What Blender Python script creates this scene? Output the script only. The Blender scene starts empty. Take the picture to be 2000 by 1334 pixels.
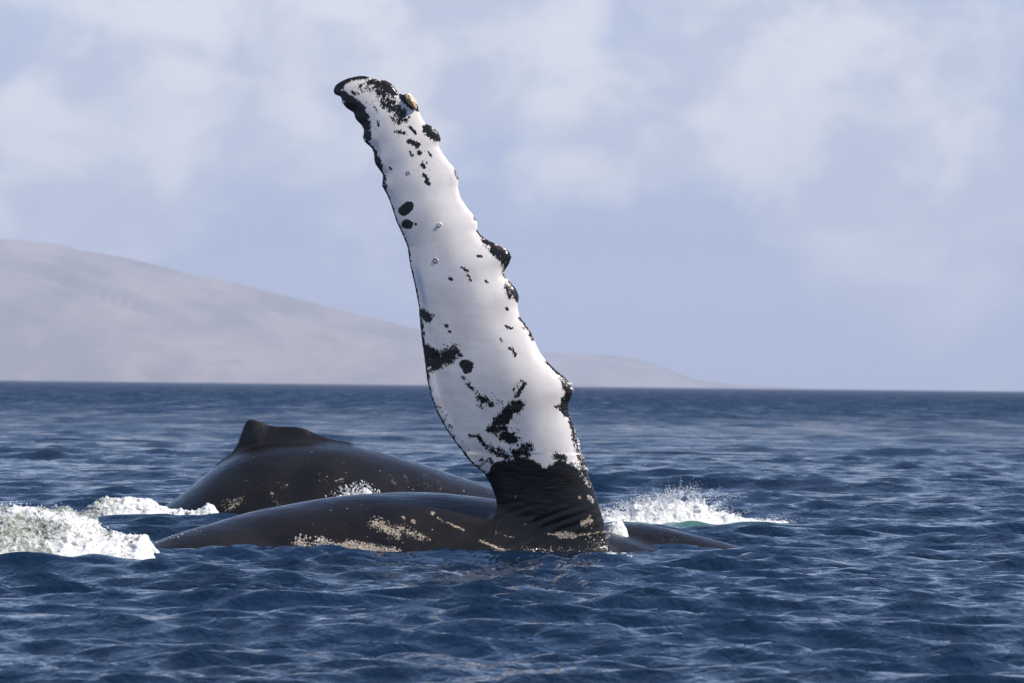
import bpy, math, random
import numpy as np
from mathutils import Matrix, Vector

random.seed(7)
RNG = np.random.default_rng(11)
scene = bpy.context.scene
COL = scene.collection
PI = math.pi

# ------------------------------------------------------------------ camera
CAM_H = 1.5
FPX = 8333.0                       # focal length in photo pixels (150 mm on 36 mm, 2000 px wide)
PITCH = math.radians(0.588)
ROLL = math.radians(0.63)
cam = bpy.data.cameras.new('camera')
cam.lens = 150.0
cam.sensor_width = 36.0
cam.clip_start = 0.5
cam.clip_end = 60000.0
cam.dof.use_dof = True
cam.dof.focus_distance = 37.6
cam.dof.aperture_fstop = 5.6
cam_ob = bpy.data.objects.new('camera', cam)
COL.objects.link(cam_ob)
CAM_ROT = Matrix.Rotation(PI / 2 + PITCH, 3, 'X') @ Matrix.Rotation(ROLL, 3, 'Z')
cam_ob.matrix_world = Matrix.Translation((0, 0, CAM_H)) @ CAM_ROT.to_4x4()
scene.camera = cam_ob
CR = np.array(CAM_ROT)

# ------------------------------------------------------------------ sun, sky, exposure
SUN_EL = math.radians(47)
SUN_AZ = math.radians(109)          # clockwise from +Y (straight ahead) towards +X (right)
SUN_DIR = Vector((math.sin(SUN_AZ) * math.cos(SUN_EL), math.cos(SUN_AZ) * math.cos(SUN_EL), math.sin(SUN_EL)))
sun = bpy.data.lights.new('sun', 'SUN')
sun.energy = 4.3
sun.angle = math.radians(0.5)
sun.color = (1.0, 0.93, 0.82)
sun_ob = bpy.data.objects.new('sun', sun)
COL.objects.link(sun_ob)
sun_ob.rotation_euler = (-SUN_DIR).to_track_quat('-Z', 'Y').to_euler()
sun_ob.location = (30, 10, 60)

scene.view_settings.view_transform = 'Standard'
scene.view_settings.look = 'None'
scene.view_settings.gamma = 1.0
scene.view_settings.exposure = 0.45
scene.view_settings.use_curve_mapping = False
scene.render.engine = 'CYCLES'
scene.cycles.use_denoising = True
try:
    scene.cycles.denoiser = 'OPENIMAGEDENOISE'
except Exception:
    pass
scene.cycles.max_bounces = 6
scene.cycles.volume_bounces = 0
scene.cycles.caustics_reflective = False
scene.cycles.caustics_refractive = False


class NT:
    """small helper around a node tree"""

    def __init__(self, tree):
        self.t = tree

    def n(self, kind, **kw):
        nd = self.t.nodes.new(kind)
        for k, v in kw.items():
            if k.startswith('i_'):
                key = k[2:]
                key = int(key) if key.isdigit() else key.replace('_', ' ')
                nd.inputs[key].default_value = v
            else:
                setattr(nd, k, v)
        return nd

    def l(self, a, b):
        self.t.links.new(a, b)

    def math(self, op, a, b=0.0, clamp=False):
        nd = self.t.nodes.new('ShaderNodeMath')
        nd.operation = op
        nd.use_clamp = clamp
        for i, v in enumerate((a, b)):
            if isinstance(v, (int, float)):
                nd.inputs[i].default_value = v
            else:
                self.l(v, nd.inputs[i])
        return nd.outputs[0]

    def ramp(self, v, a, b, c=0.0, d=1.0, smooth=True):
        nd = self.t.nodes.new('ShaderNodeMapRange')
        if smooth:
            nd.interpolation_type = 'SMOOTHSTEP'
        self.l(v, nd.inputs[0])
        for i, x in enumerate((a, b, c, d)):
            nd.inputs[i + 1].default_value = x
        return nd.outputs[0]

    def mix(self, fac, a, b):
        nd = self.t.nodes.new('ShaderNodeMix')
        nd.data_type = 'RGBA'
        if isinstance(fac, (int, float)):
            nd.inputs[0].default_value = fac
        else:
            self.l(fac, nd.inputs[0])
        for i, v in ((6, a), (7, b)):
            if isinstance(v, tuple):
                nd.inputs[i].default_value = v if len(v) == 4 else v + (1,)
            else:
                self.l(v, nd.inputs[i])
        return nd.outputs[2]

    def noise(self, vec, scale, detail=4, rough=0.55, dim='3D', dist=0.0):
        nd = self.t.nodes.new('ShaderNodeTexNoise')
        nd.noise_dimensions = dim
        nd.inputs['Scale'].default_value = scale
        nd.inputs['Detail'].default_value = detail
        nd.inputs['Roughness'].default_value = rough
        nd.inputs['Distortion'].default_value = dist
        if vec is not None:
            self.l(vec, nd.inputs['Vector'])
        return nd.outputs[0]

    def mapping(self, vec, scale=(1, 1, 1), loc=(0, 0, 0), rot=(0, 0, 0)):
        nd = self.t.nodes.new('ShaderNodeMapping')
        nd.inputs['Scale'].default_value = scale
        nd.inputs['Location'].default_value = loc
        nd.inputs['Rotation'].default_value = rot
        self.l(vec, nd.inputs[0])
        return nd.outputs[0]

    def attr(self, name):
        nd = self.t.nodes.new('ShaderNodeAttribute')
        nd.attribute_name = name
        return nd.outputs['Fac']


def ray(px, py):
    """world direction of a photo pixel, from the camera"""
    px = np.asarray(px, float)
    py = np.asarray(py, float)
    d = np.stack([(px - 1000) / FPX, (667 - py) / FPX, -np.ones_like(px)], -1)
    return d @ CR.T


def P(px, py, D):
    """world point at distance D (world y) seen at a photo pixel"""
    d = ray(px, py)
    p = d * (np.asarray(D) / d[..., 1])[..., None]
    p[..., 2] += CAM_H
    return p


def project(co):
    q = (co - np.array([0, 0, CAM_H])) @ CR
    return 1000 - q[..., 0] / q[..., 2] * FPX, 667 + q[..., 1] / q[..., 2] * FPX


# ------------------------------------------------------------------ world
world = bpy.data.worlds.new('World')
scene.world = world
world.use_nodes = True
W = NT(world.node_tree)
world.node_tree.nodes.clear()
sky = W.n('ShaderNodeTexSky', sky_type='NISHITA', sun_disc=False, sun_elevation=SUN_EL, sun_rotation=SUN_AZ,
          altitude=0.0, air_density=1.0, dust_density=1.2, ozone_density=3.0)
tc = W.n('ShaderNodeTexCoord').outputs['Generated']
SKY_S = 0.1
# high thin cloud sheet plus puffy broken cloud, all over the dome
big = W.noise(W.mapping(tc, (1, 1, 1.6), (0.3, 0.1, 0.2)), 7.0, 3, 0.5)
mid = W.noise(W.mapping(tc, (1, 1, 1.35), (2.3, 1.1, 0.6)), 24.0, 5, 0.5, dist=0.15)
small = W.noise(W.mapping(tc, (1, 1, 1.2), (7.3, 3.1, 2.6)), 62.0, 4, 0.5, dist=0.3)
cov = W.math('ADD', W.math('MULTIPLY', big, 0.22), W.math('ADD', W.math('MULTIPLY', mid, 0.53), W.math('MULTIPLY', small, 0.25)))
for (bx, by, rad, amt) in ((120, 230, 480, 0.25), (430, 60, 400, 0.20), (1560, 60, 400, 0.20), (1830, 230, 400, 0.22),
                           (1000, 60, 450, 0.20), (60, 420, 300, 0.12), (700, 330, 330, 0.14), (1250, 240, 330, 0.12), (1000, 400, 220, 0.08), (1150, 600, 480, -0.11), (420, 520, 260, -0.05), (1700, 620, 380, 0.02), (1780, 430, 400, 0.14)):
    d = ray(bx, by)
    d = d / np.linalg.norm(d)
    dn = W.n('ShaderNodeVectorMath', operation='DISTANCE')
    W.l(tc, dn.inputs[0])
    dn.inputs[1].default_value = tuple(d)
    cov = W.math('ADD', cov, W.ramp(dn.outputs['Value'], 0.0, rad / FPX, amt, 0.0))
cl = W.ramp(cov, 0.49, 0.66)
shade = W.ramp(W.noise(W.mapping(tc, (1, 1, 1.3), (5, 2, 1)), 44.0, 5, 0.5, dist=0.3), 0.36, 0.64)
cloudcol = W.mix(shade, (4.25, 4.5, 5.6), (6.45, 6.5, 6.75))
sep = W.n('ShaderNodeSeparateXYZ')
W.l(tc, sep.inputs[0])
veil = W.ramp(sep.outputs['Z'], 0.0, 0.24, 0.85, 0.05, False)
tint = W.n('ShaderNodeMix', data_type='RGBA', blend_type='MULTIPLY')      # clear tropical blue
tint.inputs[0].default_value = 1.0
W.l(sky.outputs[0], tint.inputs[6])
tint.inputs[7].default_value = (0.90, 0.97, 1.10, 1)
base = W.mix(veil, tint.outputs[2], (2.75, 3.6, 5.9))
thin = W.ramp(sep.outputs['Z'], 0.10, 0.32, 0.88, 0.22)      # the cloud bank thins out overhead
fin = W.mix(W.math('MULTIPLY', cl, thin), base, cloudcol)
bg = W.n('ShaderNodeBackground', i_Strength=SKY_S)
W.l(fin, bg.inputs[0])
W.l(bg.outputs[0], W.n('ShaderNodeOutputWorld').inputs[0])


# ------------------------------------------------------------------ numpy noise
def _hash(ix, iy, iz, seed):
    h = (ix.astype(np.uint32) * np.uint32(374761393) + iy.astype(np.uint32) * np.uint32(668265263)
         + iz.astype(np.uint32) * np.uint32(2147483647) + np.uint32(seed) * np.uint32(974634541))
    h = (h ^ (h >> np.uint32(13))) * np.uint32(1274126177)
    h = h ^ (h >> np.uint32(16))
    return (h & np.uint32(0xFFFF)).astype(np.float32) / np.float32(65535.0)


def vnoise(x, y, z, seed=0):
    x, y, z = np.broadcast_arrays(np.asarray(x, np.float32), np.asarray(y, np.float32), np.asarray(z, np.float32))
    ix, iy, iz = (np.floor(v).astype(np.int64) for v in (x, y, z))
    fx, fy, fz = x - ix, y - iy, z - iz
    fx, fy, fz = (t * t * (3 - 2 * t) for t in (fx, fy, fz))
    out = 0
    for a in (0, 1):
        wa = fx if a else 1 - fx
        for b in (0, 1):
            wb = fy if b else 1 - fy
            for c in (0, 1):
                wc = fz if c else 1 - fz
                out = out + wa * wb * wc * _hash(ix + a, iy + b, iz + c, seed)
    return out.astype(np.float32)


def fbm(x, y, z, seed=0, octaves=4, gain=0.5):
    s, a, t = 0, 1.0, 0
    f = 1.0
    for o in range(octaves):
        s = s + a * vnoise(x * f, y * f, z * f, seed + o * 17)
        t += a
        a *= gain
        f *= 2.03
    return s / t


def sstep(v, a, b):
    t = np.clip((v - a) / (b - a), 0, 1)
    return t * t * (3 - 2 * t)


def blur1(a, sig):
    n = int(3 * sig) + 1
    k = np.exp(-0.5 * (np.arange(-n, n + 1) / sig) ** 2)
    k /= k.sum()
    return np.convolve(np.pad(a, n, mode='edge'), k, mode='valid')


def blur2(a, s0, s1):
    for ax, sg in ((0, s0), (1, s1)):
        a = np.apply_along_axis(lambda v: blur1(v, sg), ax, a)
    return a


# ------------------------------------------------------------------ meshes
def new_mesh(name, co, faces, smooth=True):
    me = bpy.data.meshes.new(name)
    nf, k = faces.shape
    me.vertices.add(len(co))
    me.vertices.foreach_set('co', np.ascontiguousarray(co, np.float32).ravel())
    me.loops.add(nf * k)
    me.loops.foreach_set('vertex_index', np.ascontiguousarray(faces, np.int32).ravel())
    me.polygons.add(nf)
    me.polygons.foreach_set('loop_start', np.arange(0, nf * k, k, dtype=np.int32))
    me.polygons.foreach_set('use_smooth', np.full(nf, smooth))
    me.update(calc_edges=True)
    return me


def add_attr(me, name, vals):
    a = me.attributes.new(name, 'FLOAT', 'POINT')
    a.data.foreach_set('value', np.ascontiguousarray(vals, np.float32))


def link(name, me, mat, parent=None, **props):
    ob = bpy.data.objects.new(name, me)
    COL.objects.link(ob)
    if mat is not None:
        me.materials.append(mat)
    if parent is not None:
        ob.parent = parent
    for k, v in props.items():
        ob[k] = v
    return ob


def surface_nets(f, xs, ys, zs):
    """one closed quad surface of the zero level of f on a rectilinear grid"""
    f = f.copy()
    for ax in range(3):
        sl = [slice(None)] * 3
        for e in (0, -1):
            sl[ax] = e
            f[tuple(sl)] = np.maximum(f[tuple(sl)], 0.02)
    s = f < 0
    c = np.zeros(tuple(n - 1 for n in f.shape), np.uint8)
    for a in (0, 1):
        for b in (0, 1):
            for d in (0, 1):
                c += s[a:f.shape[0] - 1 + a, b:f.shape[1] - 1 + b, d:f.shape[2] - 1 + d]
    act = (c > 0) & (c < 8)
    ii, jj, kk = np.nonzero(act)
    idx = np.full(c.shape, -1, np.int32)
    idx[ii, jj, kk] = np.arange(len(ii))
    pos = np.zeros((len(ii), 3))
    cnt = np.zeros(len(ii))
    C = (xs, ys, zs)
    for ax in range(3):
        o1, o2 = [q for q in range(3) if q != ax]
        for u in (0, 1):
            for v in (0, 1):
                off = [0, 0, 0]
                off[o1], off[o2] = u, v
                A = [ii + off[0], jj + off[1], kk + off[2]]
                B = list(A)
                B[ax] = A[ax] + 1
                fa, fb = f[tuple(A)], f[tuple(B)]
                m = (fa < 0) != (fb < 0)
                t = fa[m] / (fa[m] - fb[m])
                for q in range(3):
                    ca, cb = C[q][A[q][m]], C[q][B[q][m]]
                    pos[m, q] += ca + (cb - ca) * t
                cnt[m] += 1
    pos /= cnt[:, None]
    quads = []
    for ax in range(3):
        o1, o2 = (ax + 1) % 3, (ax + 2) % 3
        n = f.shape
        sa = [slice(1, n[q] - 1) for q in range(3)]
        sa[ax] = slice(0, n[ax] - 1)
        sb = list(sa)
        sb[ax] = slice(1, n[ax])
        A, B = s[tuple(sa)], s[tuple(sb)]
        for flip in (0, 1):
            m = (A & ~B) if not flip else (~A & B)
            g = list(np.nonzero(m))
            for q in range(3):
                g[q] = g[q] + sa[q].start

            def cell(d1, d2):
                h = list(g)
                h[o1] = h[o1] - d1
                h[o2] = h[o2] - d2
                return idx[tuple(h)]
            quad = np.stack([cell(1, 1), cell(0, 1), cell(0, 0), cell(1, 0)], -1)
            quads.append(quad[:, ::-1] if flip else quad)
    return pos, np.concatenate(quads)


def stroke_field(px, py, strokes):
    """0..1 field of painted capsules (x1, y1, x2, y2, radius, softness[, strength])"""
    out = np.zeros(len(px), np.float32)
    for st in strokes:
        x1, y1, x2, y2, r, soft = st[:6]
        amp = st[6] if len(st) > 6 else 1.0
        dx, dy = x2 - x1, y2 - y1
        L = dx * dx + dy * dy + 1e-9
        t = np.clip(((px - x1) * dx + (py - y1) * dy) / L, 0, 1)
        d = np.hypot(px - x1 - t * dx, py - y1 - t * dy)
        out = np.maximum(out, amp * np.clip(0.5 + (r - d) / (2 * soft), 0, 1))
    return out


# ------------------------------------------------------------------ sea
SEA_RNG = np.random.default_rng(5)
waves = []
NW = 170
for i in range(NW):
    lam = 0.18 * (14 / 0.18) ** ((i + SEA_RNG.random()) / NW)
    th = math.radians(-99) + SEA_RNG.normal() * (0.28 if lam > 1.2 else 0.38)
    k = 2 * PI / lam
    ka = 0.047 * min(1.0, (0.45 / lam) ** 0.66) * (0.75 + 0.6 * SEA_RNG.random())
    waves.append((k, math.cos(th), math.sin(th), ka / k, SEA_RNG.random() * 2 * PI, lam))

CALM = [(-1.0, 38.2, 3.4, 1.3, 0.55), (-1.6, 48.8, 3.0, 1.8, 0.45), (-3.9, 37.0, 0.9, 1.2, 0.6), (1.8, 46.8, 1.6, 1.4, 0.75), (1.5, 37.3, 1.0, 0.9, 0.6), (-3.6, 35.7, 0.9, 1.0, 0.75)]


def sea_surface(x, y, spacing=None):
    """displaced sea position: choppy sum of waves; short waves fade out where the sheet is too coarse for them"""
    ox, oy, oz = np.zeros_like(x), np.zeros_like(x), np.zeros_like(x)
    gust = 0.25 + 1.45 * fbm(x / 9.0, y / 22.0, 0.0, 91, 3)
    calm = np.ones_like(x)
    for cx, cy, rx, ry, a in CALM:
        calm *= 1 - a * np.exp(-(((x - cx) / rx) ** 2 + ((y - cy) / ry) ** 2))
    for k, cx, cy, a, ph, lam in waves:
        if spacing is not None:
            w = np.clip(lam / (2.6 * spacing) - 0.6, 0, 1)
            sel = w > 0.01
            if not sel.any():
                continue
        else:
            sel = np.ones(len(x), bool)
            w = np.ones_like(x)
        amp = a * w[sel] * (calm[sel] if lam > 0.8 else 1.0) * gust[sel]
        arg = k * (cx * x[sel] + cy * y[sel]) + ph
        s = np.sin(arg)
        ox[sel] -= 0.8 * amp * cx * s
        oy[sel] -= 0.8 * amp * cy * s
        oz[sel] += amp * np.cos(arg)
    return np.stack([x + ox, y + oy, oz], -1)


def build_sea():
    rows = [-60.0, -15.0, 0.0, 6.0, 11.0]
    D = 14.0
    while D < 17500:
        rows.append(D)
        D *= 1 + (0.0024 if D < 90 else 0.0032 if D < 330 else 0.0038 + 0.010 * min(1, max(0, D - 700) / 1200))
    rows.append(17500.0)
    rows = np.array(rows)
    n = 512
    t = np.linspace(-1, 1, n)
    inner = np.concatenate([[-6, -2.5, -1.5], t, [1.5, 2.5, 6]])
    # finer towards the middle
    u = np.sign(inner) * np.where(abs(inner) <= 1, 0.72 * abs(inner) + 0.28 * abs(inner) ** 3, abs(inner))
    half = 0.175 * np.maximum(rows, 0) + 4.0
    X = (half[:, None] * u[None, :])
    Y = np.repeat(rows[:, None], len(u), 1)
    dy = np.gradient(rows)
    sp = np.maximum(np.repeat(dy[:, None], len(u), 1) * 0.75, np.abs(np.gradient(X, axis=1)))
    shp = X.shape
    co = sea_surface(X.ravel(), Y.ravel(), sp.ravel())
    i = np.arange(shp[0] * shp[1]).reshape(shp)
    q = np.stack([i[:-1, :-1], i[:-1, 1:], i[1:, 1:], i[1:, :-1]], -1).reshape(-1, 4)
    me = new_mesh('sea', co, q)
    x, y = co[:, 0], co[:, 1]
    # bubbly turquoise water under the splash, foam flecks along the whales
    aer = np.exp(-(((x - 1.85) / 0.75) ** 2 + ((y - 46.2) / 0.75) ** 2)) * 1.2
    aer = np.maximum(aer, 0.8 * np.exp(-(((x + 4.1) / 0.7) ** 2 + ((y - 36.9) / 0.8) ** 2)))
    foam = np.zeros(len(x))
    for cx, cy, rx, ry, a in ((1.8, 47.1, 1.4, 0.7, 0.85), (-4.1, 36.5, 1.0, 1.3, 0.85), (0.9, 37.6, 0.35, 0.5, 0.55),
                              (-3.9, 45.4, 1.3, 1.1, 0.75), (0.35, 37.05, 0.9, 0.12, 0.44), (-1.3, 37.0, 0.5, 0.15, 0.42), (3.0, 47.2, 0.5, 0.25, 0.7),
                              (1.0, 40.0, 0.35, 1.2, 0.5)):
        foam = np.maximum(foam, a * np.exp(-((x - cx) / rx) ** 2 - ((y - cy) / ry) ** 2))
    add_attr(me, 'aerated', np.clip(aer, 0, 1))
    add_attr(me, 'foam', foam)
    mat = bpy.data.materials.new('sea_water')
    mat.use_nodes = True
    T = NT(mat.node_tree)
    b = mat.node_tree.nodes['Principled BSDF']
    oc = T.n('ShaderNodeTexCoord').outputs['Object']
    deep = T.mix(T.ramp(T.noise(oc, 0.25, 3), 0.3, 0.7), (0.0030, 0.0120, 0.029), (0.0044, 0.0165, 0.042))
    spy = T.n('ShaderNodeSeparateXYZ')
    T.l(oc, spy.inputs[0])
    deep = T.mix(T.ramp(spy.outputs['Y'], 60.0, 260.0), deep, (0.0055, 0.023, 0.062))     # bluer base painted in with distance, in place of the weakened sky reflection
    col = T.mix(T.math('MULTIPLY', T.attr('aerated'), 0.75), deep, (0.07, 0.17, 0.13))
    fn = T.noise(oc, 9.0, 5, 0.65)
    fm = T.ramp(T.math('ADD', T.attr('foam'), T.math('MULTIPLY', T.math('SUBTRACT', fn, 0.5), 1.3)), 0.5, 0.62)
    fm = T.math('MULTIPLY', fm, T.ramp(T.attr('foam'), 0.1, 0.25))
    col = T.mix(fm, col, (0.75, 0.76, 0.76))
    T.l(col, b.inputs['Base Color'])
    b.inputs['IOR'].default_value = 1.333
    h1 = T.math('ADD', T.noise(T.mapping(oc, (0.8, 0.55, 1)), 5.5, 3, 0.52, dist=0.5), T.math('MULTIPLY', T.noise(T.mapping(oc, (0.9, 0.45, 1), (3, 5, 0)), 11.0, 2, 0.5, dist=0.4), 0.35))
    sy = T.n('ShaderNodeSeparateXYZ')
    T.l(oc, sy.inputs[0])
    far = T.ramp(sy.outputs['Y'], 70.0, 380.0)
    # ripples too fine for the sheet so far out are carried by the gloss
    rg = T.ramp(sy.outputs['Y'], 50.0, 420.0, 0.05, 0.38, False)
    paw = T.ramp(T.noise(T.mapping(oc, (0.5, 0.022, 1)), 1.0, 5, 0.65), 0.34, 0.66, 0.4, 1.7, False)
    rg = T.math('MULTIPLY', rg, paw)
    T.l(T.math('ADD', rg, T.math('MULTIPLY', fm, 0.3)), b.inputs['Roughness'])
    h2 = T.math('MULTIPLY', T.noise(T.mapping(oc, (1, 0.7, 1)), 0.55, 4, 0.6), T.math('MULTIPLY', far, 18.0))
    h1 = T.math('ADD', h1, h2)
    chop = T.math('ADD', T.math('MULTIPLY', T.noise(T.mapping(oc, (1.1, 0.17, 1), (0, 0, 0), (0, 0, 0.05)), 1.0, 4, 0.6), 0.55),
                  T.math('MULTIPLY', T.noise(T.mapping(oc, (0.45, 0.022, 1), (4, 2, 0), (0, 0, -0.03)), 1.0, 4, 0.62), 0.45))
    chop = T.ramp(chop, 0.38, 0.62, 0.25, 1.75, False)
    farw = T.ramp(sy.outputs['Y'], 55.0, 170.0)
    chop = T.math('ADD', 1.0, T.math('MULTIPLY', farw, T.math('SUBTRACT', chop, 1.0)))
    T.l(T.math('MULTIPLY', T.ramp(sy.outputs['Y'], 50.0, 220.0, 0.55, 0.12, False), chop), b.inputs['Specular IOR Level'])
    # patchy diffuse colour mixed in with distance, standing in for wavelets masking sky reflection
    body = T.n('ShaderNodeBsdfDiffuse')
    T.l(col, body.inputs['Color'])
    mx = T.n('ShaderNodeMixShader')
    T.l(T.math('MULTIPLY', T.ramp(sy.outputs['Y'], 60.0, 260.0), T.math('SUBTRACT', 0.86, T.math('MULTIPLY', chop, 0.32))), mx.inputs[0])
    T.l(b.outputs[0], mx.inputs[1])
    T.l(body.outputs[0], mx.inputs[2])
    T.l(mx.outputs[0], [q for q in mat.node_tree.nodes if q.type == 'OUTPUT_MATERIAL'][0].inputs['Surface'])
    bp = T.n('ShaderNodeBump', i_Strength=0.8, i_Distance=0.065)
    T.l(h1, bp.inputs['Height'])
    T.l(bp.outputs[0], b.inputs['Normal'])
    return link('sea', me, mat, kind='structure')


sea = build_sea()


# ------------------------------------------------------------------ far hills
def hill(name, pts, crest, shore, seed, mat):
    """a long dry ridge coming down to the sea; pts = skyline seen in the photo"""
    pts = np.array(pts, float)
    w = P(pts[:, 0], pts[:, 1], np.full(len(pts), float(crest)))
    nx, ny = 420, 90
    xs = np.linspace(w[0, 0], w[-1, 0], nx)
    prof = blur1(np.interp(xs, w[:, 0], w[:, 2]), 4)
    v = np.linspace(0, 1, ny)
    dep = crest - shore
    X = np.repeat(xs[:, None], ny, 1)
    Y = np.repeat((shore + v * dep * 2.0)[None, :], nx, 0)
    sh = np.where(v < 0.5, np.sin(v * PI) ** 0.8, np.sin(np.clip(v, 0, 1) * PI) ** 0.6)
    diag = (X * 0.9 + Y * 0.75)
    g = np.abs(fbm(diag / 300.0, (Y - 0.4 * X) / 2000.0, 0.0, seed, 4) - 0.5) * 2
    gul = 1 - 0.30 * (1 - g) ** 3 * np.sin(v * PI)[None, :] ** 0.5 * np.where(v < 0.47, 1, 0.2)[None, :]
    Z = prof[:, None] * sh[None, :] * gul + (fbm(X / 90, Y / 140, 0.0, seed + 3, 3) - 0.5) * 5.0 - 1.0
    co = np.stack([X, Y, Z], -1).reshape(-1, 3)
    i = np.arange(nx * ny).reshape(nx, ny)
    q = np.stack([i[:-1, :-1], i[1:, :-1], i[1:, 1:], i[:-1, 1:]], -1).reshape(-1, 4)
    me = new_mesh(name, co, q)
    return link(name, me, mat, kind='structure')


def hill_material():
    mat = bpy.data.materials.new('dry_hillside')
    mat.use_nodes = True
    T = NT(mat.node_tree)
    b = mat.node_tree.nodes['Principled BSDF']
    oc = T.n('ShaderNodeTexCoord').outputs['Object']
    n1 = T.noise(T.mapping(oc, (0.0045, 0.0011, 0.0055), (0, 0, 0), (0, 0, 0.6)), 1.0, 5, 0.6)
    n2 = T.noise(oc, 0.012, 4, 0.6)
    c = T.mix(T.ramp(n1, 0.35, 0.65), (0.17, 0.145, 0.145), (0.29, 0.24, 0.225))
    c = T.mix(T.math('MULTIPLY', T.ramp(n2, 0.52, 0.7), 0.5), c, (0.12, 0.12, 0.07))
    T.l(c, b.inputs['Base Color'])
    b.inputs['Roughness'].default_value = 0.95
    b.inputs['Specular IOR Level'].default_value = 0.1
    return mat


HM = hill_material()
hill('hill', [(-1500, 585), (-900, 470), (-500, 445), (-200, 452), (0, 462), (100, 471), (200, 488), (300, 512), (400, 532), (500, 557), (600, 584), (700, 610),
              (800, 636), (900, 666), (1000, 698), (1100, 735), (1160, 753), (1250, 770)], 12000, 10300, 3, HM)
hill('hill', [(560, 725), (760, 700), (900, 686), (1040, 686), (1100, 688), (1160, 690), (1230, 696), (1270, 704), (1310, 722), (1350, 738), (1400, 746), (1500, 753), (1600, 763)],
     16000, 14600, 9, HM)


# ------------------------------------------------------------------ skin
def skin_material(name, flipper):
    mat = bpy.data.materials.new(name)
    mat.use_nodes = True
    T = NT(mat.node_tree)
    b = mat.node_tree.nodes['Principled BSDF']
    oc = T.n('ShaderNodeTexCoord').outputs['Object']
    big = T.noise(oc, 2.2, 4, 0.6)
    dark = T.mix(T.ramp(big, 0.3, 0.7), (0.0062, 0.0050, 0.0040), (0.0125, 0.0098, 0.0076))
    # scuffs and scars
    fine = T.noise(oc, 42.0, 4, 0.65)
    scv = T.math('ADD', T.attr('scuff'), T.math('MULTIPLY', T.math('SUBTRACT', fine, 0.5), 1.7))
    sc = T.math('MULTIPLY', T.ramp(scv, 0.52, 0.66), T.ramp(T.attr('scuff'), 0.03, 0.15))
    sccol = T.mix(T.ramp(T.noise(oc, 60.0, 3), 0.35, 0.65), (0.16, 0.115, 0.08), (0.42, 0.36, 0.28))
    col = T.mix(sc, dark, sccol)
    # sparse pale flecks all over the hide
    vo = T.n('ShaderNodeTexVoronoi', i_Scale=9.0)
    T.l(oc, vo.inputs['Vector'])
    fl = T.math('MULTIPLY', T.math('LESS_THAN', vo.outputs['Distance'], 0.085), T.ramp(T.noise(oc, 1.3, 2), 0.5, 0.6))
    col = T.mix(T.math('MULTIPLY', fl, 0.5), col, (0.3, 0.27, 0.24))
    if flipper:
        wn = T.noise(oc, 3.0, 4, 0.6)
        white = T.mix(T.ramp(wn, 0.3, 0.7), (0.68, 0.615, 0.58), (0.76, 0.715, 0.68))
        pits = T.ramp(T.noise(oc, 24.0, 4, 0.6), 0.3, 0.48)
        white = T.mix(T.math('MULTIPLY', T.math('SUBTRACT', 1.0, pits), 0.10), white, (0.42, 0.37, 0.35))
        e1 = T.noise(T.mapping(oc, (1.0, 1.0, 0.9), (0, 0, 0), (0, 0.35, 0)), 26.0, 5, 0.68)
        e2 = T.noise(T.mapping(oc, (1.0, 1.0, 0.55), (0, 0, 0), (0, 0.35, 0)), 85.0, 3, 0.6)
        nz = T.math('ADD', T.math('MULTIPLY', T.math('SUBTRACT', e1, 0.5), 1.35), T.math('MULTIPLY', T.math('SUBTRACT', e2, 0.5), 1.2))
        dv = T.math('ADD', T.attr('dark'), nz)
        dk = T.math('MULTIPLY', T.ramp(dv, 0.41, 0.57), T.ramp(T.attr('dark'), 0.06, 0.16))
        wcol = T.mix(sc, white, (0.75, 0.72, 0.68))
        col = T.mix(dk, wcol, col)
    T.l(col, b.inputs['Base Color'])
    rn = T.noise(oc, 7.0, 4, 0.6)
    wet = T.noise(T.mapping(oc, (2.2, 9.0, 9.0)), 1.6, 5, 0.65)
    T.l(T.ramp(T.math('ADD', T.math('MULTIPLY', rn, 0.4), T.math('MULTIPLY', wet, 0.6)), 0.36, 0.62, 0.05, 0.28), b.inputs['Roughness'])
    b.inputs['IOR'].default_value = 1.42
    h = T.math('ADD', T.math('MULTIPLY', T.noise(T.mapping(oc, (0.6, 1, 1.4)), 9.0, 4, 0.6), 1.0), T.math('MULTIPLY', fine, 0.30))
    h = T.math('ADD', h, T.math('ADD', T.math('MULTIPLY', sc, 0.25), T.math('MULTIPLY', wet, 0.9)))
    bp = T.n('ShaderNodeBump', i_Strength=0.24, i_Distance=0.03)
    if flipper:
        T.l(T.math('ADD', T.math('MULTIPLY', dk, 0.19), 0.045), bp.inputs['Strength'])
    T.l(h, bp.inputs['Height'])
    T.l(bp.outputs[0], b.inputs['Normal'])
    return mat


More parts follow.
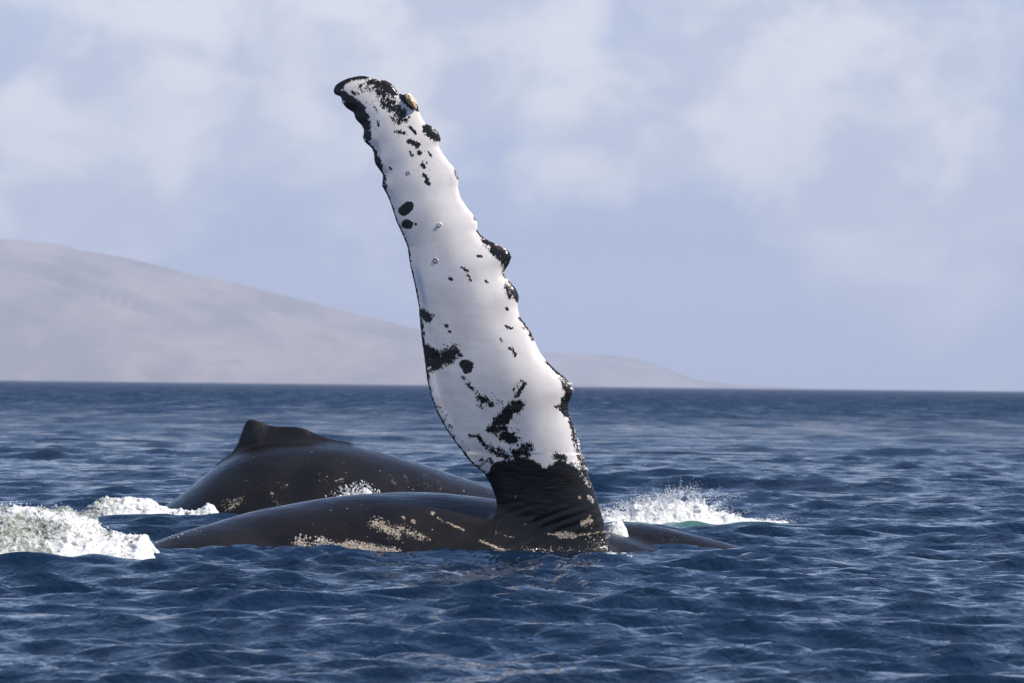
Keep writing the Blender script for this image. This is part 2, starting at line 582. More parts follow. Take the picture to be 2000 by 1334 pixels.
# ------------------------------------------------------------------ near whale: body and raised flipper in one surface
D_BODY = 38.55      # body axis
D_FLIP = 38.0       # plane of the raised flipper
LEFT = [(650, 176), (653, 183), (665, 187.5), (667, 199), (676, 210), (690, 219), (694, 232), (706, 244), (710, 253), (708, 268), (712, 277), (726, 289),
        (730, 300), (731, 318), (739, 329), (747, 340), (746, 363), (755, 379), (764, 401), (773, 430), (786, 458), (796, 483), (801, 519), (810, 557),
        (817.5, 597), (820, 627), (824, 665), (829, 700), (833.5, 739), (841, 772), (853, 805), (871, 838), (892, 868), (919, 901), (946, 925), (958, 946),
        (967, 970), (971, 994), (971, 1012), (966, 1030), (962, 1060), (962, 1150)]
RIGHT = [(650, 176), (654, 165), (665, 157), (679, 151), (699, 146.5), (712, 146.5), (721, 149), (735, 153), (753, 155.5), (766, 163), (774, 175), (778, 179.6),
         (787, 184), (796, 180), (802, 182), (809, 192), (816, 201), (817, 213), (820, 221), (825, 232), (832, 241), (845, 246), (856, 257), (861, 271),
         (857, 286), (865, 300), (877, 316), (883, 322), (892, 336), (896, 349), (894.5, 367), (899, 385), (912.5, 405.6), (924, 419), (932.5, 435),
         (932.5, 450), (939, 459), (950, 467), (965, 474.5), (980, 482), (993, 488), (999.5, 501), (994, 516), (985.5, 529), (985, 539), (995.6, 549),
         (1008, 564), (1014, 579), (1012, 592), (1011, 602), (1016, 620), (1028.5, 635), (1038.6, 650), (1046, 670), (1054, 688), (1066, 703), (1087, 724),
         (1105, 737.5), (1118, 757), (1118, 769), (1111, 787), (1111, 805), (1117, 820), (1126, 850), (1135, 886), (1147, 928), (1159, 955), (1171, 985),
         (1180, 1015), (1184, 1033), (1188, 1060), (1190, 1150)]
TOP = [(-300, 1260), (60, 1150), (180, 1105), (240, 1084), (300, 1060), (400, 1025), (500, 998), (600, 978), (700, 965), (760, 961), (820, 960), (870, 963), (970, 976),
       (1060, 1000), (1130, 1022), (1200, 1041), (1255, 1056), (1320, 1080), (1400, 1115), (1700, 1250)]
TOP2 = [(1080, 1075), (1140, 1034), (1180, 1023), (1215, 1020), (1260, 1023), (1300, 1030), (1340, 1040), (1380, 1051), (1420, 1061), (1460, 1073), (1520, 1092), (1700, 1170)]


def axis(segs):
    out = []
    for a, b, st in segs:
        out.append(np.arange(a, b - st * 0.5, st))
    out.append([segs[-1][1]])
    return np.concatenate(out)


def polydist(X, Y, pts):
    d = np.full(X.shape, 1e9)
    for (x1, y1), (x2, y2) in zip(pts[:-1], pts[1:]):
        dx, dy = x2 - x1, y2 - y1
        t = np.clip(((X - x1) * dx + (Y - y1) * dy) / (dx * dx + dy * dy + 1e-12), 0, 1)
        d = np.minimum(d, (X - x1 - t * dx) ** 2 + (Y - y1 - t * dy) ** 2)
    return np.sqrt(d)


def inside_poly(X, Y, pts):
    r = np.zeros(X.shape, bool)
    n = len(pts)
    for i in range(n):
        x1, y1 = pts[i]
        x2, y2 = pts[(i + 1) % n]
        if y1 == y2:
            continue
        c = ((y1 > Y) != (y2 > Y)) & (X < (x2 - x1) * (Y - y1) / (y2 - y1) + x1)
        r ^= c
    return r


def smin(a, b, k):
    h = np.clip(0.5 + 0.5 * (b - a) / k, 0, 1)
    return b + (a - b) * h - k * h * (1 - h)


def curve_at(pts, D, xs, sig):
    pts = np.array(pts, float)
    w = P(pts[:, 0], pts[:, 1], np.full(len(pts), D))
    return blur1(np.interp(xs, w[:, 0], w[:, 2]), sig)


def build_near_whale():
    xs = axis([(-4.6, -1.75, 0.04), (-1.75, 1.0, 0.0105), (1.0, 2.6, 0.03)])
    ys = axis([(36.7, 37.75, 0.05), (37.75, 38.26, 0.0115), (38.26, 40.0, 0.06)])
    zs = axis([(-0.75, -0.15, 0.05), (-0.15, 4.34, 0.0105)])
    X, Z = np.meshgrid(xs, zs, indexing='ij')
    fine = np.arange(-5, 3, 0.01)
    yax = D_BODY - 0.85 * (1 - sstep(xs, -3.7, -1.9))
    tp = np.array(TOP, float)
    tw = P(tp[:, 0], tp[:, 1], D_BODY - 0.85 * (1 - sstep(P(tp[:, 0], tp[:, 1], np.full(len(tp), D_BODY))[:, 0], -3.7, -1.9)))
    zt = np.interp(xs, fine, blur1(np.interp(fine, tw[:, 0], tw[:, 2]), 12))
    zt2 = np.interp(xs, fine, curve_at(TOP2, D_BODY + 0.5, fine, 6))
    # flipper outline in world units
    L = np.array(LEFT)
    R = np.array(RIGHT)
    lw = P(L[:, 0], L[:, 1], np.full(len(L), D_FLIP))[:, (0, 2)]
    rw = P(R[:, 0], R[:, 1], np.full(len(R), D_FLIP))[:, (0, 2)]
    poly = np.concatenate([lw[::-1], rw[1:]])
    dl, dr = polydist(X, Z, lw), polydist(X, Z, rw)
    ins = inside_poly(X, Z, poly)
    sd = np.where(ins, -np.minimum(dl, dr), np.minimum(dl, dr))
    c = dl + dr + 1e-6
    u = np.clip(dr / c, 0, 1)
    um = np.clip(0.30 / c, 0.20, 0.50)                                       # thickest point, from the leading edge
    prof = np.where(u < um, np.sqrt(np.clip(1 - ((um - u) / um) ** 2, 0, 1)), np.clip(1 - ((u - um) / (1 - um)) ** 1.35, 0, 1))
    cb = np.minimum(c, 1.1)
    Tb = np.where(ins, (0.105 * cb * prof + 0.012) ** 2, 0)
    # wide smoothing on the blade, none by the rim
    w = sstep(-sd, 0.02, 0.09)
    Tsm = np.sqrt(blur2(Tb, 4, 4))
    und = (fbm(X / 0.34, 0 * X, Z / 0.8, 31, 2) - 0.5) * 0.016
    T = np.sqrt(Tb) * (1 - w) + (Tsm + und) * w
    T = np.where(ins, np.maximum(T, 0.006), 0.0)
    bend = 0.10 * (np.clip(Z, 0, 5) / 4.0) ** 2 - 0.05 * np.sin(np.clip(Z, 0, 4.5) / 4.2 * PI)
    yc = D_FLIP + bend
    gx, gz = np.gradient(T, xs, zs)
    nrm = np.sqrt(1 + np.clip(gx ** 2 + gz ** 2, 0, 30))
    f = np.empty((len(xs), len(ys), len(zs)), np.float32)
    for j, y in enumerate(ys):
        dy = abs(y - yc)
        ff = np.where(ins, np.maximum((dy - T) / nrm, sd), np.hypot(np.maximum(sd, 0), np.maximum(dy - 0.004, 0)))
        # body: rounded back, then the far ridge at the right
        Rr, Wd = 1.0, 0.98
        fb = np.hypot((y - yax[:, None]) * Rr / Wd, Z - (zt[:, None] - Rr)) - Rr
        R2 = 0.55
        fb2 = np.hypot((y - D_BODY - 0.45), Z - (zt2[:, None] - R2)) - R2
        fb = smin(fb, fb2, 0.035)
        # folds in the hide around the root of the flipper
        wv = Z - 0.16 * (X - 0.4) - 0.10 * np.sin((X - 0.3) * 2.6) + 0.03 * (fbm(X / 0.4, y / 0.5, Z / 0.4, 77, 2) - 0.5)
        m = np.exp(-(((X - 0.45) / 0.55) ** 2)) * sstep(Z, -0.05, 0.10) * (1 - sstep(Z, 0.30, 0.50)) * (1 if y < D_FLIP + 0.1 else 0)
        fold = (np.abs(np.sin(wv * 2 * PI / 0.17)) ** 0.7 - 0.6) * 0.011 * m * np.clip(2.2 * fbm(X / 0.25, y / 0.3, Z / 0.12, 79, 2) - 0.35, 0, 1)
        k = 0.16
        f[:, j, :] = smin(ff, fb, k) - fold
    lump = (fbm(xs[:, None, None] / 0.5, ys[None, :, None] / 0.4, zs[None, None, :] / 0.4, 55, 2) - 0.5) * 0.03
    f += np.where((zs < 0.9)[None, None, :], lump, 0).astype(np.float32)
    co, q = surface_nets(f, xs, ys, zs)
    me = new_mesh('humpback_whale', co, q)
    px, py = project(co)
    # --- pigment of the flipper, placed on its own surface
    S = [(690, 200, 672, 186, 9, 5), (686, 205, 700, 215, 15, 5), (704, 222, 712, 240, 13, 6), (713, 245, 718, 268, 9, 5), (716, 280, 733, 305, 8, 5),
         (735, 310, 742, 325, 8, 5), (742, 330, 750, 350, 6, 4), (750, 350, 752, 370, 4, 4),
         (655, 176, 667, 162, 9, 4), (667, 160, 690, 151, 7, 5), (690, 150, 714, 150, 6, 4), (660, 183, 668, 188, 8, 4),
         (722, 160, 748, 163, 9, 8, .85), (752, 164, 768, 176, 12, 7), (738, 172, 760, 196, 16, 12, .72), (760, 200, 786, 226, 15, 10, .75),
         (748, 203, 775, 214, 9, 8, .8), (772, 236, 792, 232, 8, 8, .7), (700, 175, 730, 170, 14, 12, .55), (690, 180, 700, 182, 7, 7, .7),
         (762, 228, 778, 240, 6, 6, .7), (720, 200, 735, 214, 10, 10, .42), (730, 250, 740, 240, 8, 8, .4),
         (788, 188, 806, 206, 9, 4), (806, 206, 815, 212, 6, 4), (834, 252, 850, 266, 11, 5), (847, 258, 857, 270, 8, 4), (889, 332, 895, 348, 5, 3, .8),
         (802, 250, 812, 260, 4, 3), (800, 276, 816, 284, 6, 4), (818, 298, 820, 300, 5, 3), (800, 297, 806, 304, 3, 3), (828, 341, 835, 351, 4, 3),
         (832, 356, 839, 360, 4, 3), (825, 322, 829, 327, 4, 3), (776, 256, 790, 260, 6, 5, .8), (838, 298, 842, 304, 3, 3), (762, 328, 764, 330, 3, 3), (738, 243, 739, 246, 3, 3),
         (780, 245, 840, 340, 24, 20, .33),
         (789, 411, 798, 403, 10, 2.5), (794, 438, 797, 438, 9, 2.5), (812, 438, 813, 439, 3, 2),
         (934, 452, 948, 468, 5, 4), (950, 470, 975, 488, 8, 5), (967, 488, 988, 504, 13, 5), (990, 496, 995, 515, 9, 4), (984, 512, 990, 528, 7, 4),
         (950, 482, 962, 495, 8, 8, .55), (984, 530, 986, 544, 5, 5, .7), (992, 555, 1009, 574, 8, 4), (990, 558, 994, 580, 6, 5, .9), (1005, 575, 1011, 588, 5, 4),
         (928, 425, 929, 428, 4, 3), (933, 499, 940, 501, 3, 2.5), (902, 522, 914, 531, 3, 3, .9), (911, 535, 919, 547, 4, 4, .7), (879, 544, 882, 545, 4, 2.5),
         (949, 549, 952, 551, 3, 2.5), (985, 636, 1000, 641, 4, 4, .9), (977, 661, 979, 664, 3, 3), (997, 680, 1005, 692, 5, 4, .9), (990, 602, 991, 604, 3, 2.5),
         (1016, 622, 1026, 640, 6, 4), (1030, 640, 1042, 664, 4, 4, .85), (1068, 706, 1092, 730, 5, 4), (1094, 728, 1108, 745, 8, 6, .9),
         (1108, 744, 1114, 772, 12, 5), (1104, 782, 1108, 806, 11, 5), (1086, 794, 1106, 797, 4, 4), (1098, 800, 1110, 812, 6, 4),
         (1112, 812, 1121, 845, 5, 4, .9), (1121, 845, 1134, 890, 8, 6, .85), (1130, 880, 1142, 912, 9, 6, .8),
         (823, 610, 834, 622, 10, 6), (822, 630, 826, 668, 7, 6, .85), (834, 614, 848, 617, 4, 4, .8), (853, 628, 875, 637, 4, 5, .6), (871, 636, 874, 637, 4, 2.5), (878, 648, 879, 648, 3, 2.5),
         (838, 650, 850, 660, 22, 20, .38), (832, 690, 850, 704, 20, 9), (850, 703, 880, 695, 17, 9), (884, 680, 896, 692, 11, 9, .8), (868, 682, 884, 678, 9, 8, .7),
         (832, 725, 850, 720, 9, 8, .65), (836, 720, 840, 760, 10, 9, .55), (860, 716, 880, 712, 8, 8, .5),
         (908, 712, 914, 714, 10, 3), (911, 720, 913, 721, 8, 3),
         (846, 770, 856, 795, 10, 10, .48), (862, 800, 880, 838, 10, 10, .45), (890, 855, 910, 880, 8, 8, .42),
         (904, 736, 917, 757, 5, 5, .8), (918, 755, 936, 775, 5, 5, .8), (936, 776, 958, 787, 9, 7, .85), (936, 790, 944, 800, 6, 6, .6), (958, 770, 975, 785, 16, 16, .36),
         (1003, 762, 1020, 742, 3, 3, .85), (1008, 774, 1025, 748, 5, 3.5, .95), (998, 764, 1010, 750, 3, 3, .6), (998, 782, 1004, 784, 8, 8, .55),
         (990, 806, 1012, 792, 13, 7), (974, 824, 992, 810, 15, 9), (958, 838, 986, 838, 12, 9, .9), (984, 850, 1002, 858, 13, 8), (950, 800, 962, 830, 12, 12, .42),
         (1005, 840, 1012, 852, 8, 8, .6), (1000, 862, 1012, 870, 7, 7, .7),
         (918, 851, 936, 853, 5, 5, .9), (936, 854, 952, 873, 6, 5, .9), (952, 872, 974, 888, 7, 6, .9), (975, 880, 990, 893, 9, 8, .8),
         (1010, 886, 1034, 874, 11, 8, .85), (1022, 872, 1030, 886, 9, 7, .85), (940, 896, 960, 902, 7, 6, .75), (1000, 880, 1015, 895, 12, 10, .7), (1085, 890, 1100, 896, 9, 7, .8), (940, 880, 1000, 880, 16, 16, .32)]
    dark = stroke_field(px, py, S)
    # thin dark rim of the trailing edge
    rim = np.array(LEFT[16:38])
    dist = polydist(px, py, [tuple(p) for p in rim])
    dark = np.maximum(dark, np.clip(0.5 + (3.5 - dist) / 5, 0, 1) * (py > 340))
    dark = np.maximum(dark, 0.42 * np.clip(1.4 - dist / 18, 0, 1) * (py > 620))
    # back face of the rim at the leading edge stays white; the root of the flipper and the body are black
    bl = np.interp(px, [600, 925, 945, 956, 962, 975, 990, 1005, 1020, 1040, 1052, 1065, 1080, 1095, 1110, 1125, 1138, 1150, 1300],
                   [1010, 965, 935, 918, 905, 900, 899, 894, 891, 898, 906, 913, 906, 897, 906, 914, 917, 905, 850])
    dark = np.maximum(dark, np.clip(0.5 + (py - bl) / 14, 0, 1))
    dark = np.maximum(dark, 1.0 * (co[:, 2] < 0.55))
    dark = np.where((py < bl - 10) & (co[:, 2] > 0.55), dark * np.where(py < 250, 0.93, 0.82), dark)
    dark = np.maximum(dark, stroke_field(px, py, [(789, 411, 798, 403, 10, 3), (794, 438, 797, 438, 9, 3), (908, 712, 914, 714, 10, 4), (911, 720, 913, 721, 8, 4)]) * 1.25)
    add_attr(me, 'dark', dark)
    SC = [(585, 1062, 625, 1086, 17, 14, .74), (620, 1058, 680, 1072, 9, 9, .75), (680, 1070, 775, 1088, 16, 10, .95), (640, 1078, 690, 1090, 10, 9, .6), (735, 1022, 775, 1042, 13, 12, .72),
          (775, 1030, 830, 1050, 10, 9, .6), (820, 1048, 860, 1062, 5, 5, .4), (855, 1012, 882, 1024, 4, 4, .6), (882, 1024, 906, 1036, 3, 3, .75),
          (938, 1056, 985, 1076, 4, 4, .75), (960, 1074, 1000, 1080, 6, 6, .5), (975, 1042, 1000, 1050, 4, 4, .45), (1020, 1070, 1080, 1075, 5, 5, .5),
          (787, 1011, 789, 1012, 5, 3, .7), (843, 1002, 845, 1003, 5, 3, .7), (806, 1018, 808, 1019, 5, 3, .7), (835, 1003, 850, 998, 5, 5, .45), (840, 1032, 845, 1034, 3, 3, .6),
          (1090, 1044, 1120, 1046, 7, 5, .9), (1060, 1042, 1090, 1044, 3, 3, .6), (1120, 1046, 1190, 1038, 2.5, 3, .8), (1140, 1022, 1152, 1016, 8, 6, .8), (1135, 1030, 1160, 1030, 6, 6, .45),
          (1150, 1050, 1170, 1065, 9, 9, .55), (1165, 1065, 1190, 1045, 6, 6, .55), (1020, 1078, 1160, 1072, 4, 5, .4),
          (1150, 970, 1156, 978, 5, 3, .95), (1131, 970, 1133, 972, 3, 2, .9), (1120, 905, 1138, 915, 6, 5, .75), (1135, 925, 1150, 945, 6, 5, .6), (1128, 860, 1136, 895, 4, 4, .7), (1100, 742, 1114, 765, 5, 5, .5),
          (260, 1076, 330, 1052, 6, 7, .5), (330, 1050, 400, 1034, 5, 6, .42), (300, 1040, 520, 1010, 20, 20, .14), (960, 1000, 965, 1015, 14, 14, .3), (885, 985, 960, 1000, 14, 14, .22),
          (1312, 1052, 1325, 1054, 3, 3, .5), (1255, 1046, 1262, 1047, 3, 3, .4)]
    add_attr(me, 'scuff', stroke_field(px, py, SC) * (co[:, 1] < D_BODY + 0.2))
    ob = link('humpback_whale', me, skin_material('near_whale_hide', True),
              label='dark whale lying on its side with a long white flipper raised upright', category='whale', group='whales at the surface')
    return ob, me, co, px, py


near_whale, near_me, near_co, near_px, near_py = build_near_whale()


# ------------------------------------------------------------------ rear whale: long back with a low dorsal fin
def build_rear_whale():
    DB = 49.3
    body = [(-200, 1140), (150, 1065), (250, 1020), (312, 996), (350, 970), (400, 927), (440, 899), (480, 877), (520, 866), (570, 863), (620, 862), (655, 864), (700, 873), (760, 888),
            (820, 905), (880, 925), (960, 950), (1100, 1000), (1250, 1060), (1400, 1120)]
    fin = [(425, 910), (446, 893), (457, 881), (464, 867), (470, 851), (476, 835), (482, 824), (489, 819), (505, 824), (525, 831), (545, 833), (560, 832), (580, 833), (600, 838), (622, 850),
           (650, 863), (680, 869)]
    xs = axis([(-4.9, -3.4, 0.035), (-3.4, -1.8, 0.014), (-1.8, 2.4, 0.035)])
    ys = axis([(47.7, 49.0, 0.05), (49.0, 49.6, 0.018), (49.6, 51.0, 0.08)])
    zs = axis([(-0.7, -0.1, 0.05), (-0.1, 0.5, 0.025), (0.5, 1.2, 0.014)])
    X, Z = np.meshgrid(xs, zs, indexing='ij')
    fx = np.arange(-8, 4, 0.01)
    zt = np.interp(xs, fx, curve_at(body, DB, fx, 10))
    fp = np.array(fin)
    fw = P(fp[:, 0], fp[:, 1], np.full(len(fp), DB))[:, (0, 2)]
    poly = [tuple(p) for p in fw] + [(fw[-1, 0], 0.3), (fw[0, 0], 0.3)]
    top = [tuple(p) for p in fw]
    ins = inside_poly(X, Z, poly)
    d = polydist(X, Z, top)
    sd = np.where(ins, -d, d)
    T = np.where(ins, 0.24 * (np.clip(d, 0, 0.6) / 0.6) ** 0.85 + 0.012, 0)
    gx, gz = np.gradient(T, xs, zs)
    nrm = np.sqrt(1 + np.clip(gx ** 2 + gz ** 2, 0, 20))
    f = np.empty((len(xs), len(ys), len(zs)), np.float32)
    for j, y in enumerate(ys):
        dy = abs(y - DB)
        ff = np.where(ins, np.maximum((dy - T) / nrm, sd), np.hypot(np.maximum(sd, 0), np.maximum(dy - 0.01, 0)))
        Rr, Wd = 1.15, 1.25
        fb = np.hypot((y - DB) * Rr / Wd, Z - (zt[:, None] - Rr)) - Rr
        f[:, j, :] = smin(ff, fb, 0.13)
    f += (fbm(xs[:, None, None] / 0.6, ys[None, :, None] / 0.5, zs[None, None, :] / 0.5, 155, 2) - 0.5) * 0.03
    co, q = surface_nets(f, xs, ys, zs)
    me = new_mesh('humpback_whale', co, q)
    px, py = project(co)
    SC = [(435, 985, 470, 978, 12, 9, .5), (445, 995, 462, 985, 9, 7, .6), (520, 930, 560, 960, 26, 24, .30), (545, 945, 565, 950, 8, 8, .45), (530, 960, 545, 985, 14, 12, .40), (620, 925, 640, 935, 10, 10, .42),
          (655, 940, 668, 936, 5, 5, .6), (700, 935, 850, 945, 24, 24, .28), (760, 935, 775, 945, 8, 8, .45), (830, 925, 838, 965, 7, 7, .45), (855, 920, 860, 960, 6, 6, .42), (790, 930, 800, 950, 8, 8, .45),
          (400, 945, 450, 910, 16, 16, .20), (500, 880, 620, 890, 25, 25, .17), (480, 850, 590, 850, 14, 14, .14), (900, 955, 910, 962, 8, 8, .4)]
    add_attr(me, 'scuff', stroke_field(px, py, SC))
    return link('humpback_whale', me, skin_material('rear_whale_hide', False),
                label='dark whale back with a low hooked dorsal fin, behind the raised flipper', category='whale', group='whales at the surface')


rear_whale = build_rear_whale()


# ------------------------------------------------------------------ barnacles on the near whale
def simple_mat(name, c1, c2, scale, rough, bump=0.0):
    mat = bpy.data.materials.new(name)
    mat.use_nodes = True
    T = NT(mat.node_tree)
    b = mat.node_tree.nodes['Principled BSDF']
    oc = T.n('ShaderNodeTexCoord').outputs['Object']
    n = T.noise(oc, scale, 4, 0.6)
    T.l(T.mix(T.ramp(n, 0.35, 0.65), c1, c2), b.inputs['Base Color'])
    b.inputs['Roughness'].default_value = rough
    if bump:
        bp = T.n('ShaderNodeBump', i_Strength=bump, i_Distance=0.01)
        T.l(n, bp.inputs['Height'])
        T.l(bp.outputs[0], b.inputs['Normal'])
    return mat


BARN = simple_mat('barnacle_shell', (0.24, 0.20, 0.15), (0.76, 0.72, 0.64), 70.0, 0.6, 0.4)
BARN_TAN = simple_mat('tan_barnacle_shell', (0.30, 0.17, 0.07), (0.72, 0.55, 0.36), 45.0, 0.5, 0.5)
BARN_RING = simple_mat('worn_barnacle_shell', (0.16, 0.14, 0.13), (0.62, 0.57, 0.54), 90.0, 0.4, 0.3)
BARN_GREY = simple_mat('grey_barnacle_shell', (0.45, 0.42, 0.40), (0.70, 0.68, 0.66), 60.0, 0.4, 0.3)

nv = len(near_co)
near_no = np.empty(nv * 3, np.float32)
near_me.vertices.foreach_get('normal', near_no)
near_no = near_no.reshape(-1, 3)
FRONT = (near_no[:, 1] < -0.05) & (near_co[:, 1] < D_BODY)


def barnacle_shape(r, h, seg=7, rng=random):
    """volcano-shaped shell: flared foot, rim, sunken mouth"""
    v, f = [], []
    rings = ((1.0, -0.25), (0.86, 0.45), (0.55, 1.0), (0.38, 0.92), (0.22, 0.55))
    for rr, hh in rings:
        for s in range(seg):
            a = 2 * PI * s / seg
            k = 1 + 0.18 * math.sin(a + r * 900) + 0.08 * math.sin(2 * a + r * 500)
            v.append((r * rr * k * math.cos(a), r * rr * k * math.sin(a), h * hh))
    for i in range(len(rings) - 1):
        for s in range(seg):
            f.append((i * seg + s, i * seg + (s + 1) % seg, (i + 1) * seg + (s + 1) % seg, (i + 1) * seg + s))
    return np.array(v), np.array(f)


def frame(n):
    n = Vector(n).normalized()
    q = n.to_track_quat('Z', 'Y').to_matrix()
    return np.array(q)


def barnacle_patch(strokes, count, r0, r1, mat, sink=0.0):
    w = stroke_field(near_px, near_py, strokes) * FRONT
    pr = w / w.sum()
    pick = RNG.choice(nv, size=count, p=pr)
    V, F, o = [], [], 0
    for i in pick:
        r = r0 + (r1 - r0) * RNG.random() ** 2
        v, f = barnacle_shape(r, r * (0.7 + 0.7 * RNG.random()), 6)
        v = v @ frame(near_no[i] + RNG.normal(0, 0.25, 3)).T + near_co[i] - near_no[i] * sink
        V.append(v)
        F.append(f + o)
        o += len(v)
    me = new_mesh('barnacle_patch', np.concatenate(V), np.concatenate(F), True)
    return link('barnacle_patch', me, mat, near_whale, kind='stuff')


barnacle_patch([(590, 1062, 625, 1086, 16, 8), (625, 1060, 680, 1075, 9, 6), (690, 1072, 775, 1090, 14, 6), (640, 1078, 690, 1092, 10, 6)], 620, 0.0035, 0.011, BARN)
barnacle_patch([(735, 1022, 775, 1044, 13, 8), (775, 1030, 830, 1052, 8, 6)], 170, 0.0025, 0.007, BARN)
barnacle_patch([(940, 1057, 985, 1077, 3, 3), (965, 1074, 1000, 1080, 5, 4), (1020, 1074, 1170, 1072, 4, 4), (1090, 1045, 1118, 1046, 5, 4), (1140, 1022, 1152, 1016, 7, 4), (1150, 1050, 1175, 1062, 8, 6)], 134, 0.003, 0.007, BARN)
barnacle_patch([(265, 1074, 330, 1052, 4, 4), (330, 1050, 400, 1036, 4, 4)], 34, 0.003, 0.007, BARN)
barnacle_patch([(1118, 905, 1140, 915, 5, 3), (1135, 925, 1150, 950, 4, 3), (1128, 855, 1138, 895, 3, 3), (1150, 970, 1156, 978, 4, 2), (1100, 742, 1116, 762, 4, 3)], 70, 0.006, 0.014, BARN_GREY)


def single_barnacle(px, py, r, h, mat, label=None, stretch=(1, 1)):
    d = np.hypot(near_px - px, near_py - py) + 1e3 * (~FRONT)
    i = int(d.argmin())
    v, f = barnacle_shape(r, h, 14)
    v[:, 0] *= stretch[0]
    v[:, 1] *= stretch[1]
    v = v @ frame(near_no[i]).T
    me = new_mesh('barnacle', v, f)
    ob = link('barnacle', me, mat, near_whale)
    ob.location = near_co[i] - near_no[i] * h * 0.45
    if label:
        ob['label'] = label
    return ob


single_barnacle(851, 509, 0.032, 0.009, BARN_RING)
single_barnacle(860, 440, 0.026, 0.022, BARN_GREY)
single_barnacle(799, 338, 0.026, 0.007, BARN_RING)


def crusty_lump(px, py):
    # a lumpy tan barnacle cluster on the leading edge, close to the tip
    c = P(px, py, D_FLIP + 0.03)
    nu, nv_ = 26, 16
    th, ph = np.meshgrid(np.linspace(0, 2 * PI, nu, endpoint=False), np.linspace(0.06, PI - 0.06, nv_), indexing='ij')
    d = np.stack([np.sin(ph) * np.cos(th), np.sin(ph) * np.sin(th), np.cos(ph)], -1).reshape(-1, 3)
    r = 0.72 + 0.75 * fbm(d[:, 0] * 1.6 + 9, d[:, 1] * 1.6 + 4, d[:, 2] * 2.4 + 7, 71, 3)
    v = d * r[:, None] * np.array([0.028, 0.042, 0.066])
    a = math.radians(-32)
    v = v @ np.array([[math.cos(a), 0, -math.sin(a)], [0, 1, 0], [math.sin(a), 0, math.cos(a)]])
    i = np.arange(nu * nv_).reshape(nu, nv_)
    j = np.roll(i, -1, 0)
    q = np.stack([i[:, :-1], i[:, 1:], j[:, 1:], j[:, :-1]], -1).reshape(-1, 4)
    ob = link('barnacle', new_mesh('barnacle', v, q), BARN_TAN, near_whale, label='tan crusty barnacle near the flipper tip')
    ob.location = c


crusty_lump(803, 198)


# ------------------------------------------------------------------ white water
def foam_material(name, grey, edge0, edge1, scale):
    mat = bpy.data.materials.new(name)
    mat.use_nodes = True
    T = NT(mat.node_tree)
    b = mat.node_tree.nodes['Principled BSDF']
    oc = T.n('ShaderNodeTexCoord').outputs['Object']
    w1 = T.noise(oc, scale, 5, 0.62, dist=1.4)
    w2 = T.noise(oc, scale * 2.6, 4, 0.6, dist=2.0)
    curl = T.math('SUBTRACT', 1.0, T.math('MULTIPLY', T.math('ABSOLUTE', T.math('SUBTRACT', w1, 0.5)), 9.0), True)
    w3 = T.noise(oc, scale * 2.1, 4, 0.6, dist=1.6)
    curl2 = T.math('SUBTRACT', 1.0, T.math('MULTIPLY', T.math('ABSOLUTE', T.math('SUBTRACT', w3, 0.5)), 8.0), True)
    curl = T.math('ADD', curl, T.math('MULTIPLY', curl2, 0.7))
    fac = T.math('ADD', T.math('MULTIPLY', curl, 0.35), T.math('ADD', T.math('MULTIPLY', w2, 0.7), T.attr('white')))
    fm = T.ramp(fac, edge0, edge1)
    c = T.mix(fm, grey, (0.62, 0.62, 0.61))
    T.l(c, b.inputs['Base Color'])
    T.l(T.ramp(fm, 0, 1, 0.15, 0.6, False), b.inputs['Roughness'])
    b.inputs['IOR'].default_value = 1.33
    b.inputs['Subsurface Weight'].default_value = 0.6
    b.inputs['Subsurface Radius'].default_value = (1.0, 1.0, 1.0)
    b.inputs['Subsurface Scale'].default_value = 0.03
    bp = T.n('ShaderNodeBump', i_Strength=0.5, i_Distance=0.03)
    T.l(T.math('ADD', fm, T.noise(oc, 40.0, 4, 0.6)), bp.inputs['Height'])
    T.l(bp.outputs[0], b.inputs['Normal'])
    return mat


FOAM = foam_material('churned_foam', (0.20, 0.22, 0.18), 0.42, 0.92, 6.0)
SPRAY = simple_mat('spray_water', (0.66, 0.67, 0.69), (0.76, 0.76, 0.76), 30.0, 0.35, 0.2)

ICO = None


def ico():
    global ICO
    if ICO is None:
        t = (1 + 5 ** 0.5) / 2
        v = np.array([(-1, t, 0), (1, t, 0), (-1, -t, 0), (1, -t, 0), (0, -1, t), (0, 1, t), (0, -1, -t), (0, 1, -t), (t, 0, -1), (t, 0, 1), (-t, 0, -1), (-t, 0, 1)], float)
        v /= np.linalg.norm(v[0])
        f = np.array([(0, 11, 5), (0, 5, 1), (0, 1, 7), (0, 7, 10), (0, 10, 11), (1, 5, 9), (5, 11, 4), (11, 10, 2), (10, 7, 6), (7, 1, 8),
                      (3, 9, 4), (3, 4, 2), (3, 2, 6), (3, 6, 8), (3, 8, 9), (4, 9, 5), (2, 4, 11), (6, 2, 10), (8, 6, 7), (9, 8, 1)])
        ICO = (v, f)
    return ICO


def droplets(pts, rad, parent):
    v, f = ico()
    n = len(pts)
    st = np.ones((n, 1, 3))
    st[:, 0, 2] = 1 + RNG.random(n) * 0.9
    V = pts[:, None, :] + v[None] * rad[:, None, None] * st
    F = f[None] + (np.arange(n) * len(v))[:, None, None]
    me = new_mesh('droplets', V.reshape(-1, 3), F.reshape(-1, 3))
    return link('droplets', me, SPRAY, parent, kind='stuff')


